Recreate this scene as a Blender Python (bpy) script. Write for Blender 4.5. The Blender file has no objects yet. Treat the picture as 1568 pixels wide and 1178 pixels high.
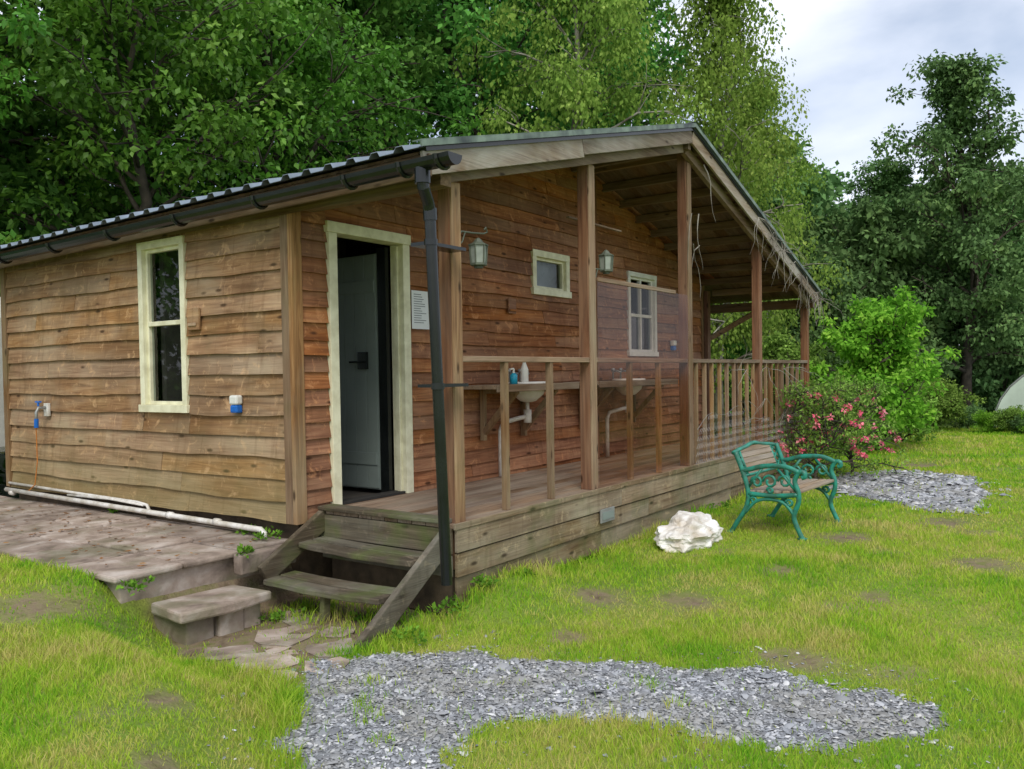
import bpy, math, random
import numpy as np
from mathutils import Vector, Matrix
random.seed(7); RN=np.random.RandomState(7)
S=bpy.context.scene
COL=S.collection

# ------------------------------------------------------------------ helpers
def empty(name,loc=(0,0,0)):
    o=bpy.data.objects.new(name,None); o.location=loc; COL.objects.link(o); return o
def link(name,me,parent=None,mat=None):
    o=bpy.data.objects.new(name,me); COL.objects.link(o)
    if mat: 
        me.materials.clear(); me.materials.append(mat)
    if parent: o.parent=parent
    return o
def mesh_np(name,verts,faces,attr=None):
    me=bpy.data.meshes.new(name)
    n=len(verts); m,k=faces.shape
    me.vertices.add(n); me.vertices.foreach_set('co',np.ascontiguousarray(verts,dtype=np.float32).ravel())
    me.loops.add(m*k); me.loops.foreach_set('vertex_index',np.ascontiguousarray(faces,dtype=np.int32).ravel())
    me.polygons.add(m); me.polygons.foreach_set('loop_start',np.arange(0,m*k,k,dtype=np.int32))
    if attr is not None:
        a=me.attributes.new('rnd','FLOAT','FACE'); a.data.foreach_set('value',np.asarray(attr,dtype=np.float32))
    me.update(calc_edges=True)
    return me
class MB:
    def __init__(s): s.v=[];s.f=[];s.a=[]
    def add(s,vs,fs,r=None):
        if r is None: r=random.random()
        b=len(s.v); s.v+= [tuple(p) for p in vs]
        for f in fs: s.f.append([b+i for i in f]); s.a.append(r)
    def box(s,x0,x1,y0,y1,z0,z1,r=None):
        vs=[(x,y,z) for z in (z0,z1) for y in (y0,y1) for x in (x0,x1)]
        s.add(vs,[(0,2,3,1),(4,5,7,6),(0,1,5,4),(2,6,7,3),(0,4,6,2),(1,3,7,5)],r)
    def beam(s,a,b,w,h,up=(0,0,1),r=None):
        a=Vector(a);b=Vector(b);d=(b-a).normalized();u=Vector(up)
        sd=d.cross(u).normalized();u=sd.cross(d).normalized()
        vs=[]
        for p in (a,b):
            for i,j in ((-1,-1),(1,-1),(1,1),(-1,1)): vs.append(p+sd*(i*w/2)+u*(j*h/2))
        s.add(vs,[(3,2,1,0),(4,5,6,7),(0,1,5,4),(1,2,6,5),(2,3,7,6),(3,0,4,7)],r)
    def tube(s,pts,rad,n=8,r=None,cap=True):
        pts=[Vector(p) for p in pts]
        if not hasattr(rad,'__len__'): rad=[rad]*len(pts)
        vs=[];N=len(pts);prev=None
        for i,p in enumerate(pts):
            d=(pts[min(i+1,N-1)]-pts[max(i-1,0)])
            if d.length<1e-9: d=Vector((0,0,1))
            d.normalize()
            if prev is None:
                q=Vector((0,0,1)) if abs(d.z)<.9 else Vector((1,0,0)); sx=d.cross(q).normalized()
            else:
                sx=(prev-d*prev.dot(d)).normalized()
            prev=sx; sy=d.cross(sx)
            for k in range(n):
                t=2*math.pi*k/n; vs.append(p+(sx*math.cos(t)+sy*math.sin(t))*rad[i])
        fs=[]
        for i in range(N-1):
            for k in range(n):
                k2=(k+1)%n; fs.append((i*n+k,i*n+k2,(i+1)*n+k2,(i+1)*n+k))
        if cap: fs.append(tuple(range(n-1,-1,-1))); fs.append(tuple((N-1)*n+k for k in range(n)))
        s.add(vs,fs,r)
    def build(s,name,mat,parent=None,bevel=0,smooth=False):
        me=bpy.data.meshes.new(name); me.from_pydata(s.v,[],s.f)
        a=me.attributes.new('rnd','FLOAT','FACE'); a.data.foreach_set('value',s.a)
        me.update()
        if smooth: me.polygons.foreach_set('use_smooth',[True]*len(me.polygons))
        o=link(name,me,parent,mat)
        if bevel:
            m=o.modifiers.new('bev','BEVEL'); m.width=bevel; m.segments=2; m.limit_method='ANGLE'
        return o

# ------------------------------------------------------------------ materials
class NT:
    def __init__(s,name):
        s.m=bpy.data.materials.new(name); s.m.use_nodes=True; s.t=s.m.node_tree; s.t.nodes.clear()
        s.out=s.n('ShaderNodeOutputMaterial')
    def n(s,typ): return s.t.nodes.new(typ)
    def l(s,a,b): s.t.links.new(a,b)
    def ramp(s,fac,stops):
        r=s.n('ShaderNodeValToRGB'); e=r.color_ramp.elements
        while len(e)<len(stops): e.new(.5)
        for i,(p,c) in enumerate(stops): e[i].position=p; e[i].color=(c[0],c[1],c[2],1)
        s.l(fac,r.inputs[0]); return r.outputs[0]
    def noise(s,vec,scale,detail=4,dist=0,rough=.55):
        n=s.n('ShaderNodeTexNoise'); n.inputs['Scale'].default_value=scale; n.inputs['Detail'].default_value=detail
        n.inputs['Distortion'].default_value=dist; n.inputs['Roughness'].default_value=rough
        if vec is not None: s.l(vec,n.inputs['Vector'])
        return n.outputs['Fac']
    def obj(s): return s.n('ShaderNodeTexCoord').outputs['Object']
    def attr(s,nm):
        a=s.n('ShaderNodeAttribute'); a.attribute_name=nm; return a.outputs['Fac']
    def mix(s,fac,a,b,typ='MIX'):
        m=s.n('ShaderNodeMix'); m.data_type='RGBA'; m.blend_type=typ
        for sock,val in ((m.inputs[0],fac),(m.inputs[6],a),(m.inputs[7],b)):
            if isinstance(val,(int,float)): sock.default_value=val
            elif isinstance(val,tuple): sock.default_value=(val[0],val[1],val[2],1)
            else: s.l(val,sock)
        return m.outputs[2]
    def math(s,op,a,b=0,c=0,clamp=False):
        m=s.n('ShaderNodeMath'); m.operation=op; m.use_clamp=clamp
        for i,v in enumerate((a,b,c)):
            if isinstance(v,(int,float)): m.inputs[i].default_value=v
            else: s.l(v,m.inputs[i])
        return m.outputs[0]
    def mr(s,v,a,b,c=0,d=1):
        m=s.n('ShaderNodeMapRange'); m.inputs[1].default_value=a;m.inputs[2].default_value=b
        m.inputs[3].default_value=c;m.inputs[4].default_value=d; s.l(v,m.inputs[0]); return m.outputs[0]
    def map(s,vec,scale,loc=None):
        m=s.n('ShaderNodeMapping'); m.inputs['Scale'].default_value=scale; s.l(vec,m.inputs['Vector'])
        if loc is not None: s.l(loc,m.inputs['Location'])
        return m.outputs[0]
    def bump(s,h,strength=.3,dist=.01):
        b=s.n('ShaderNodeBump'); b.inputs['Strength'].default_value=strength; b.inputs['Distance'].default_value=dist
        s.l(h,b.inputs['Height']); return b.outputs[0]
    def bsdf(s,col,rough=.7,normal=None,metal=0,spec=.5):
        p=s.n('ShaderNodeBsdfPrincipled')
        for nm,v in (('Base Color',col),('Roughness',rough)):
            if isinstance(v,tuple): p.inputs[nm].default_value=(v[0],v[1],v[2],1)
            elif isinstance(v,(int,float)): p.inputs[nm].default_value=v
            else: s.l(v,p.inputs[nm])
        p.inputs['Metallic'].default_value=metal; p.inputs['Specular IOR Level'].default_value=spec
        if normal is not None: s.l(normal,p.inputs['Normal'])
        s.l(p.outputs[0],s.out.inputs[0]); return p

def wood(name,dark,mid,light,grain=0,grey=(.30,.27,.22),weather=.35,rough=.75,moss=0,knots=True,vv=(.72,1.25),streak=0,low=0):
    t=NT(name); o=t.obj(); r=t.attr('rnd')
    cx=t.n('ShaderNodeCombineXYZ'); off=t.math('MULTIPLY',r,37.0)
    for i in range(3): t.l(off,cx.inputs[i])
    sc=[22,22,22]; sc[grain]=1.3
    v=t.map(o,sc,cx.outputs[0])
    n1=t.noise(v,1.0,5,1.2,.6)
    sc2=[90,90,90]; sc2[grain]=3
    n2=t.noise(t.map(o,sc2,cx.outputs[0]),1.0,2,.3)
    col=t.ramp(n1,[(.28,dark),(.5,mid),(.72,light)])
    col=t.mix(t.mr(n2,.35,.7,0,.4),col,dark)
    hv=t.n('ShaderNodeHueSaturation'); t.l(col,hv.inputs['Color'])
    t.l(t.mr(r,0,1,vv[0],vv[1]),hv.inputs['Value']); t.l(t.mr(t.math('FRACT',off),0,1,.82,1.12),hv.inputs['Saturation'])
    col=hv.outputs[0]
    w=t.noise(t.map(o,[3.2 if i!=grain else 1.1 for i in range(3)],cx.outputs[0]),1.0,4,.5)
    col=t.mix(t.mr(w,.42,.70,0,weather),col,grey)
    if streak:
        s1=t.noise(o,1.3,5,.6); col=t.mix(t.mr(s1,.40,.66,0,streak),col,tuple(c*.72 for c in dark))
        s2=t.noise(o,11,5,.8,.7); col=t.mix(t.mr(s2,.56,.68,0,.5),col,tuple(min(1,c*1.45) for c in light))
        s3=t.noise(t.map(o,(16,16,1.6)),1.0,4,.4); col=t.mix(t.mr(s3,.54,.72,0,streak*.9),col,tuple(c*.8 for c in dark))
    if knots:
        sc3=[9,9,9]; sc3[grain]=3.2
        vo=t.n('ShaderNodeTexVoronoi'); vo.inputs['Scale'].default_value=1.0; t.l(t.map(o,sc3,cx.outputs[0]),vo.inputs['Vector'])
        k=t.mr(vo.outputs['Distance'],.07,.16,.85,0)
        col=t.mix(k,col,tuple(c*.28 for c in dark))
    if moss:
        g=t.noise(o,3.5,4,.2); col=t.mix(t.mr(g,.5,.7,0,moss),col,(.10,.13,.035))
    if low:
        sx=t.n('ShaderNodeSeparateXYZ'); t.l(o,sx.inputs[0])
        zz=t.math('ADD',sx.outputs[2],t.math('MULTIPLY',w,-.7))
        col=t.mix(t.mr(zz,-.35,.25,low,0),col,(.24,.22,.075))
    t.bsdf(col,rough,t.bump(n2,.6,.006),spec=.22)
    return t.m
def simple(name,col,rough=.5,metal=0,var=.25,scale=8,bump=.1,spec=.5,dirt=None):
    t=NT(name); o=t.obj(); n=t.noise(o,scale,5,.2)
    d=dirt or tuple(c*(1-var) for c in col)
    c=t.ramp(n,[(.35,d),(.62,col)])
    t.bsdf(c,rough,t.bump(t.noise(o,scale*6,2),bump,.004) if bump else None,metal,spec); return t.m
def leafmat(name,dark,light,trans=.3,yellow=None,gloss=0):
    t=NT(name); r=t.attr('rnd'); oi=t.n('ShaderNodeObjectInfo').outputs['Random']
    col=t.ramp(r,[(.0,dark),(.65,light),(1.0,yellow or tuple(min(1,c*1.5) for c in light))])
    hv=t.n('ShaderNodeHueSaturation'); t.l(col,hv.inputs['Color']); t.l(t.mr(oi,0,1,.85,1.25),hv.inputs['Value'])
    t.l(t.mr(oi,0,1,.485,.512),hv.inputs['Hue'])
    if gloss: p=t.bsdf(hv.outputs[0],.5,spec=gloss)
    else:
        p=t.n('ShaderNodeBsdfDiffuse'); t.l(hv.outputs[0],p.inputs[0]); t.l(p.outputs[0],t.out.inputs[0])
    if trans:
        tr=t.n('ShaderNodeBsdfTranslucent'); t.l(hv.outputs[0],tr.inputs[0])
        ms=t.n('ShaderNodeMixShader'); ms.inputs[0].default_value=trans
        t.l(p.outputs[0],ms.inputs[1]); t.l(tr.outputs[0],ms.inputs[2]); t.l(ms.outputs[0],t.out.inputs[0])
    return t.m

M_sideY=wood('siding_weathered',(.165,.082,.038),(.375,.215,.105),(.50,.315,.165),1,(.46,.375,.26),.55,moss=.10,vv=(.80,1.17),streak=.45,low=.4)
M_sideX=wood('siding_porch',(.165,.060,.025),(.385,.155,.064),(.52,.255,.115),0,(.42,.27,.165),.4,vv=(.74,1.22),streak=.45)
M_postZ=wood('post_wood',(.09,.036,.017),(.20,.085,.038),(.30,.155,.075),2,(.27,.20,.14),.4)
M_postF=wood('weathered_and_lit_post_wood',(.14,.072,.036),(.29,.165,.078),(.40,.26,.14),2,(.36,.31,.21),.5,moss=.2)  # weathered timber; on post fronts its paler tone paints the lit face
M_beamX=wood('beam_wood_x',(.11,.058,.032),(.23,.135,.07),(.34,.22,.125),0,(.36,.31,.23),.55)
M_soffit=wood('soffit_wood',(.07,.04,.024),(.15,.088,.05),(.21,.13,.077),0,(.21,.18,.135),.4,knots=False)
M_barge=wood('barge_wood',(.16,.105,.07),(.29,.215,.15),(.42,.34,.25),0,(.48,.46,.41),.8,moss=.15)
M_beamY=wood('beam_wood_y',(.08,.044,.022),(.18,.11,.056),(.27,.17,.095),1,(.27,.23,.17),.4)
M_fascia=wood('deck_side_wood',(.14,.088,.05),(.30,.21,.12),(.42,.325,.20),0,(.42,.38,.28),.65,moss=.4,streak=.4)
M_deckX=wood('deck_wood',(.13,.085,.055),(.28,.19,.125),(.39,.29,.20),0,(.38,.34,.27),.6,knots=False)
M_stepY=wood('step_wood',(.06,.048,.033),(.135,.108,.072),(.21,.17,.118),1,(.25,.24,.19),.75,moss=.7,streak=.4)
M_stepX=wood('stringer_wood',(.07,.054,.036),(.155,.122,.082),(.23,.19,.13),0,(.27,.255,.205),.75,moss=.65,streak=.4)
M_benchw=wood('bench_slat_wood',(.15,.10,.065),(.31,.23,.155),(.42,.34,.25),0,(.44,.40,.34),.6,knots=False)
M_cream=simple('cream_paint',(.84,.82,.60),.55,var=.2,scale=9,dirt=(.66,.63,.43))
M_white=simple('white_paint',(.82,.82,.76),.5,var=.15)
M_doorleaf=simple('door_leaf_paint',(.24,.29,.27),.5,var=.15,scale=2)
M_black=simple('black_plastic',(.012,.015,.015),.25,var=.4,bump=.03)
M_pipewhite=simple('white_pipe',(.80,.78,.74),.4,var=.3,dirt=(.50,.46,.38))
M_metalroof=simple('roof_sheet_metal',(.29,.35,.41),.38,metal=.3,var=.35,scale=3)
M_verge=simple('verge_trim',(.20,.27,.21),.45,var=.4,dirt=(.03,.045,.04),scale=5)
M_dark=simple('dark_interior',(.03,.027,.024),.9,bump=0)
M_soilwall=simple('earth_bank',(.10,.07,.042),.95,var=.5,scale=9,bump=.8)
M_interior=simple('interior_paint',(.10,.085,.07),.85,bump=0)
M_blue=simple('blue_plastic',(.01,.14,.55),.3)
M_cyan=simple('cyan_bottle',(.02,.42,.62),.2)
M_orange=simple('orange_string',(.7,.25,.05),.7)
M_green=simple('green_cast_iron',(.02,.28,.20),.4,var=.45,dirt=(.03,.14,.095),scale=12)
M_stone=simple('white_quartz',(.88,.87,.84),.75,var=.5,scale=5,bump=.5,dirt=(.55,.48,.38))
M_grey=simple('galvanised',(.35,.36,.35),.45,metal=.4)
M_lantern=simple('lantern_metal',(.12,.14,.10),.6,var=.4)
M_frost=simple('lantern_glass',(.34,.38,.33),.25,var=.3)
M_paper=simple('paper',(.80,.82,.84),.8,var=.03)
M_ink=simple('ink',(.18,.19,.22),.8)
M_bark=simple('bark',(.10,.08,.06),.95,var=.5,scale=6,bump=0,dirt=(.04,.035,.025))
M_birch=simple('birch_bark',(.34,.32,.27),.9,var=.6,scale=4,bump=0,dirt=(.12,.10,.08))
M_leafA=leafmat('leaf_hazel',(.05,.15,.018),(.14,.36,.04),.35,yellow=(.26,.50,.08),gloss=.35)
M_leafB=leafmat('leaf_woodland',(.05,.135,.03),(.13,.31,.06),.28,yellow=(.22,.42,.09))
M_leafC=leafmat('leaf_birch',(.11,.21,.035),(.27,.42,.08),.38,yellow=(.42,.54,.14))
M_leafD=leafmat('leaf_ash',(.07,.135,.05),(.16,.29,.10),.22,yellow=(.24,.38,.13))
M_leafS=leafmat('leaf_shrub',(.10,.26,.025),(.24,.47,.05),.35,yellow=(.4,.6,.09))
M_leafR=leafmat('leaf_rose',(.09,.18,.03),(.22,.35,.07),.25)
M_weed=leafmat('leaf_weed',(.06,.16,.02),(.16,.34,.04),.3)
M_petal=leafmat('rose_petal',(.7,.08,.18),(.85,.22,.32),.25,yellow=(.9,.5,.45))
M_dead=leafmat('dead_leaf',(.12,.05,.02),(.28,.15,.06),.1,yellow=(.4,.24,.1))

def glassmat(name,tint,gloss,rough=.02):
    t=NT(name); tr=t.n('ShaderNodeBsdfTransparent'); tr.inputs[0].default_value=(*tint,1)
    g=t.n('ShaderNodeBsdfGlossy'); g.inputs['Roughness'].default_value=rough
    ms=t.n('ShaderNodeMixShader'); ms.inputs[0].default_value=gloss; t.l(tr.outputs[0],ms.inputs[1]); t.l(g.outputs[0],ms.inputs[2])
    t.l(ms.outputs[0],t.out.inputs[0]); return t.m
M_glass=glassmat('window_glass',(.6,.65,.65),.08)
M_perspex=glassmat('perspex',(.82,.69,.62),.06,.12)

# ------------------------------------------------------------------ terrain
def sstep(x,a,b):
    t=np.clip((x-a)/(b-a),0,1); return t*t*(3-2*t)
EY=[-60,-5,0,2.0,2.66,3.3,4.1,4.3,4.6,5.0,6,60]; EX=[1.0,1.0,1.0,1.7,2.17,2.66,2.74,2.80,3.0,3.35,3.4,3.4]
def vn(X,Y,s,seed=0):
    return (np.sin(X*s*1.3+seed+1.7*np.sin(Y*s*.7+seed))+np.sin(Y*s*1.1-seed*2+1.3*np.sin(X*s*.9)))*.5
def H(X,Y):
    X=np.asarray(X,float);Y=np.asarray(Y,float)
    h=-.60+.11*sstep(X,3.6,6.5)
    h=h+.17*np.exp(-(((X-4.5)/.55)**2+((Y-3.35)/.45)**2))
    e=np.interp(Y,EY,EX); s=e-X
    h=h+(.29+.085*sstep(Y,4.1,5.0))*sstep(s,0,.70)
    ins=(X>3.95)&(Y>3.35)&(X<11.9)
    h=np.where(ins,-.62,h)
    pat=(X>2.72)&(X<=3.95)&(Y>4.7)
    h=np.where(pat,-.36,h)
    near=1-sstep(np.hypot(X,Y),30,60)
    h=h+near*(.012*vn(X,Y,2.1,1)+.008*vn(X,Y,5.3,4))
    h=h+.5*sstep(Y,12,30)
    return h
GR1=[(3.12,3.5),(3.63,3.0),(4.03,1.98),(4.21,1.33),(4.2,.73),(4.05,.56),(3.76,.53),(3.39,1.05),(3.24,1.57),(3.14,1.94),(2.93,2.25),(2.55,2.11),(1.9,1.75),(1.65,2.1),(2.17,2.64),(2.41,2.95),(2.73,3.28)]
GR2=[(11.9,3.0),(12.6,2.2),(12.3,1.33),(10.8,1.05),(9.3,1.0),(9.1,1.4),(9.7,2.1),(10.4,2.7)]
PATH=[(2.75,3.2),(3.15,3.45),(3.5,3.45),(4.2,3.5),(4.2,4.9),(2.9,4.9),(2.72,4.3)]
def sd_poly(X,Y,poly):
    X=np.asarray(X,float);Y=np.asarray(Y,float)
    d=np.full(X.shape,1e9); ins=np.zeros(X.shape,bool); n=len(poly)
    for i in range(n):
        ax,ay=poly[i];bx,by=poly[(i+1)%n]; ex,ey=bx-ax,by-ay
        t=np.clip(((X-ax)*ex+(Y-ay)*ey)/(ex*ex+ey*ey),0,1)
        d=np.minimum(d,np.hypot(X-ax-t*ex,Y-ay-t*ey))
        c=((ay>Y)!=(by>Y))&(X<(bx-ax)*(Y-ay)/(by-ay+1e-12)+ax); ins^=c
    return np.where(ins,-d,d)
def gravel_m(X,Y):
    w=.06*vn(X,Y,9,2)+.035*vn(X,Y,23,5)+.02*vn(X,Y,47,7)
    d=np.minimum(sd_poly(X,Y,GR1),sd_poly(X,Y,GR2))+w
    return 1-sstep(d,-.10,.06)
SOIL=[(4.85,2.72,.19,.2),(4.4,1.3,.18,.24),(4.14,2.54,.14,.14),(6.89,.71,.25,.25),(2.14,4.62,.3,.25),(7.4,1.77,.3,.25),(5.05,2.2,.17,.2),(1.6,2.6,.12,.12),(5.7,1.2,.15,.1),(8.6,1.2,.3,.2),(1.95,3.1,.12,.1),(6.0,1.9,.12,.12),(9.5,.2,.4,.2),(13.5,2.2,.5,.3)]
def soil_m(X,Y):
    m=np.zeros(np.shape(X))
    for a,b,sx,sy in SOIL: m=np.maximum(m,np.exp(-(((X-a)/sx)**2+((Y-b)/sy)**2)))
    m=m+.25*vn(X,Y,17,3)*m
    th=vn(X,Y,3.7,11)*.6+vn(X,Y,9.1,6)*.4
    m=np.maximum(m,.55*sstep(th,.5,.8))
    m=np.maximum(m,1-sstep(sd_poly(X,Y,PATH)+.05*vn(X,Y,11,8),-.12,.03))
    return np.clip(m,0,1)
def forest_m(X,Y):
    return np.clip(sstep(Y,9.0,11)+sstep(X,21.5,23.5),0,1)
ax=np.concatenate([[-400,-200,-100,-50,-25,-12,-6,-3],np.arange(-1,15,.09),np.arange(15.2,24,.4),[26,30,36,45,60,90,140,220,400]])
ay=np.concatenate([[-400,-200,-100,-50,-25,-12,-6],np.arange(-4,10,.09),np.arange(10.3,20,.5),[22,26,32,40,60,90,140,220,400]])
GX,GY=np.meshgrid(ax,ay); gz_=H(GX,GY)
V=np.stack([GX.ravel(),GY.ravel(),gz_.ravel()],1); nx,ny=len(ax),len(ay)
ii=(np.arange(ny-1)[:,None]*nx+np.arange(nx-1)[None,:]).ravel()
F=np.stack([ii,ii+1,ii+nx+1,ii+nx],1)
me=mesh_np('ground',V,F)
for nm,fn in (('gravel',gravel_m),('soil',soil_m),('forest',forest_m)):
    a=me.attributes.new(nm,'FLOAT','POINT'); a.data.foreach_set('value',fn(V[:,0],V[:,1]).astype(np.float32))
me.polygons.foreach_set('use_smooth',[True]*len(me.polygons))
t=NT('ground_mat'); o=t.obj()
gr=t.ramp(t.noise(o,1.1,5,.4),[(.35,(.15,.27,.035)),(.55,(.25,.33,.05)),(.7,(.34,.34,.09))])
fine=t.noise(o,70,3)
gr=t.mix(t.mr(fine,.4,.65,0,.5),gr,(.12,.13,.04))
so=t.ramp(t.noise(o,9,6,.3),[(.3,(.13,.095,.065)),(.5,(.25,.19,.13)),(.7,(.16,.17,.055))])
gv=t.ramp(t.noise(o,45,4,.1),[(.3,(.10,.105,.11)),(.5,(.22,.23,.24)),(.7,(.36,.37,.39))])
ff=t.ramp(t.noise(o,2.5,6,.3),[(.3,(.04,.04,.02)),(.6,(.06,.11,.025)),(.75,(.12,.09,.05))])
pn=t.math('MULTIPLY',t.math('SUBTRACT',t.noise(o,14,5,.3),.5),.9)
c=t.mix(t.math('ADD',t.attr('soil'),pn,clamp=True),gr,so)
ga=t.mr(t.math('ADD',t.attr('gravel'),pn),.4,.6)
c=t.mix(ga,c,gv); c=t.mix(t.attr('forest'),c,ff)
t.bsdf(c,.95,t.bump(fine,.6,.02),spec=.1)
link('ground',me,None,t.m)

# lawn grass -------------------------------------------------------
def inside_build(X,Y):
    b=(X>4.02)&(Y>3.33)&(X<12.0)&(Y<9.2)
    b|=(X>2.63)&(X<4.0)&(Y>4.66)
    b|=(X>2.82)&(X<3.40)&(Y>4.30)&(Y<4.7)
    b|=(X>3.42)&(X<4.0)&(Y>4.5)&(Y<4.7)
    return b
def grass():
    Ps=[];Hs=[];Ws=[]
    fa=math.radians(35.1)
    for (r0,r1,dens,hh,ww) in ((2.6,5.0,9500,.038,.0042),(5.0,8.0,4000,.038,.006),(8,13,1500,.042,.010),(13,22,550,.05,.018)):
        area=.5*math.radians(84)*(r1*r1-r0*r0); n=int(area*dens)
        r=np.sqrt(RN.uniform(r0*r0,r1*r1,n)); th=fa+RN.uniform(-math.radians(43),math.radians(41),n)
        X=r*np.cos(th);Y=r*np.sin(th)
        keep=~inside_build(X,Y)&(forest_m(X,Y)<.5)
        u=RN.rand(n); g=gravel_m(X,Y); s=soil_m(X,Y)
        tuft=(vn(X,Y,6.5,9)*.6+vn(X,Y,19,3)*.4)>.58
        stp=(X>3.45)&(X<4.05)&(Y>3.5)&(Y<4.5)
        pathside=(sd_poly(X,Y,PATH)<0)&((vn(X,Y,13,2)*.5+vn(X,Y,29,5)*.5)>.25)
        keep&=u<np.where(g>.5,np.where(tuft,.35,.025),1)
        keep&=(RN.rand(n)<1-.93*sstep(s,.25,.75))|(stp&(RN.rand(n)<.3))|(pathside&(RN.rand(n)<.5))
        X=X[keep];Y=Y[keep];s=s[keep];stp=stp[keep]
        k=len(X)
        hgt=hh*RN.uniform(.5,1.3,k)*(1+.45*vn(X,Y,3.1,2))*(1-.35*s)
        ed=np.exp(-((Y-3.25)/.1)**2)*((X>4)&(X<12))*(.5+.5*vn(X,Y,5,1))
        ed=np.maximum(ed,np.exp(-((Y-3.3)/.14)**2)*np.exp(-((X-3.7)/.4)**2))
        ed=np.maximum(ed,.9*np.exp(-((np.interp(Y,EY,EX)-X)/.12)**2)*((Y>2.6)&(Y<4.6)))
        ed=np.maximum(ed,stp*.9)
        hgt=hgt*(1+2.6*ed*RN.rand(k))
        Ps.append(np.stack([X,Y,H(X,Y)-.004],1)); Hs.append(hgt); Ws.append(ww*RN.uniform(.7,1.3,k))
    P=np.concatenate(Ps);h=np.concatenate(Hs);w=np.concatenate(Ws);n=len(P)
    a=RN.uniform(0,2*math.pi,n); sd=np.stack([np.cos(a),np.sin(a),0*a],1)
    b=RN.uniform(0,2*math.pi,n); ln=RN.uniform(.1,.9,n)*h
    lean=np.stack([np.cos(b)*ln,np.sin(b)*ln,0*b],1); up=np.array([0,0,1.])
    v0=P-sd*w[:,None]/2;v1=P+sd*w[:,None]/2
    m=P+lean*.35+up*(h*.6)[:,None]
    v2=m+sd*w[:,None]*.38;v3=m-sd*w[:,None]*.38
    v4=P+lean+up*h[:,None]
    V=np.stack([v0,v1,v2,v3,v4],1).reshape(-1,3)
    i=np.arange(n)*5
    F=np.concatenate([np.stack([i,i+1,i+2],1),np.stack([i,i+2,i+3],1),np.stack([i+3,i+2,i+4],1)])
    r=RN.rand(n)
    return mesh_np('lawn_grass',V,F,np.concatenate([r,r,r]))
t=NT('grass_blades'); o=t.obj(); r=t.attr('rnd')
big=t.noise(o,.75,4,.6); mid=t.noise(o,4.5,4,.3)
f=t.math('ADD',t.math('MULTIPLY',big,.85),t.math('ADD',t.math('MULTIPLY',mid,.55),t.math('MULTIPLY',r,.2)))
col=t.ramp(f,[(.56,(.12,.35,.02)),(.70,(.26,.50,.035)),(.84,(.44,.58,.06)),(.97,(.60,.54,.19))])
p=t.n('ShaderNodeBsdfDiffuse'); t.l(col,p.inputs[0])
tr=t.n('ShaderNodeBsdfTranslucent'); t.l(col,tr.inputs[0]); ms=t.n('ShaderNodeMixShader'); ms.inputs[0].default_value=.35
t.l(p.outputs[0],ms.inputs[1]);t.l(tr.outputs[0],ms.inputs[2]);t.l(ms.outputs[0],t.out.inputs[0])
link('lawn_grass',grass(),None,t.m)

# gravel stones ----------------------------------------------------
def stones(n,box,size):
    X=RN.uniform(box[0],box[1],n);Y=RN.uniform(box[2],box[3],n)
    k=RN.rand(n)<gravel_m(X,Y)**1.5+.025*(np.minimum(sd_poly(X,Y,GR1),sd_poly(X,Y,GR2))<.3)
    X=X[k];Y=Y[k];n=len(X)
    s=size*RN.lognormal(0,.45,n)
    base=np.array([(1,.1,.2),(.3,.9,.15),(-.8,.6,.1),(-.9,-.5,.2),(.1,-1,.1),(.5,.1,.5),(-.5,.2,.5),(-.1,-.4,.52)],float)
    V=base[None]*s[:,None,None]*(1+RN.uniform(-.3,.3,(n,8,3)))
    V[:,:,2]*=RN.uniform(.4,.9,n)[:,None]; V[:,:,1]*=RN.uniform(.5,1,n)[:,None]
    a=RN.uniform(0,2*math.pi,n);c,sn=np.cos(a)[:,None],np.sin(a)[:,None]
    x=V[:,:,0]*c-V[:,:,1]*sn;y=V[:,:,0]*sn+V[:,:,1]*c
    tx=RN.uniform(-.35,.35,n)[:,None]; z=V[:,:,2]+x*tx+y*RN.uniform(-.35,.35,n)[:,None]
    V=np.stack([x+X[:,None],y+Y[:,None],z+H(X,Y)[:,None]+.002],2).reshape(-1,3)
    fs=np.array([(0,1,5),(1,2,6),(1,6,5),(2,3,6),(3,7,6),(3,4,7),(4,0,5),(4,5,7),(5,6,7)])
    F=(np.arange(n)[:,None,None]*8+fs[None]).reshape(-1,3)
    return V,F,np.repeat(RN.rand(n),9)
A=stones(80000,(1.6,4.5,.3,3.8),.0078); B=stones(16000,(9,13,.8,3.2),.02)
me=mesh_np('gravel',np.concatenate([A[0],B[0]]),np.concatenate([A[1],B[1]+len(A[0])]),np.concatenate([A[2],B[2]]))
t=NT('slate_chips'); c=t.ramp(t.attr('rnd'),[(0,(.16,.165,.18)),(.5,(.31,.325,.35)),(.85,(.48,.49,.52)),(1,(.72,.72,.72))])
t.bsdf(t.mix(t.mr(t.noise(t.obj(),3,4,.4),.42,.62,0,.5),c,(.26,.245,.20)),.7,spec=.4); link('gravel',me,None,t.m)

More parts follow.
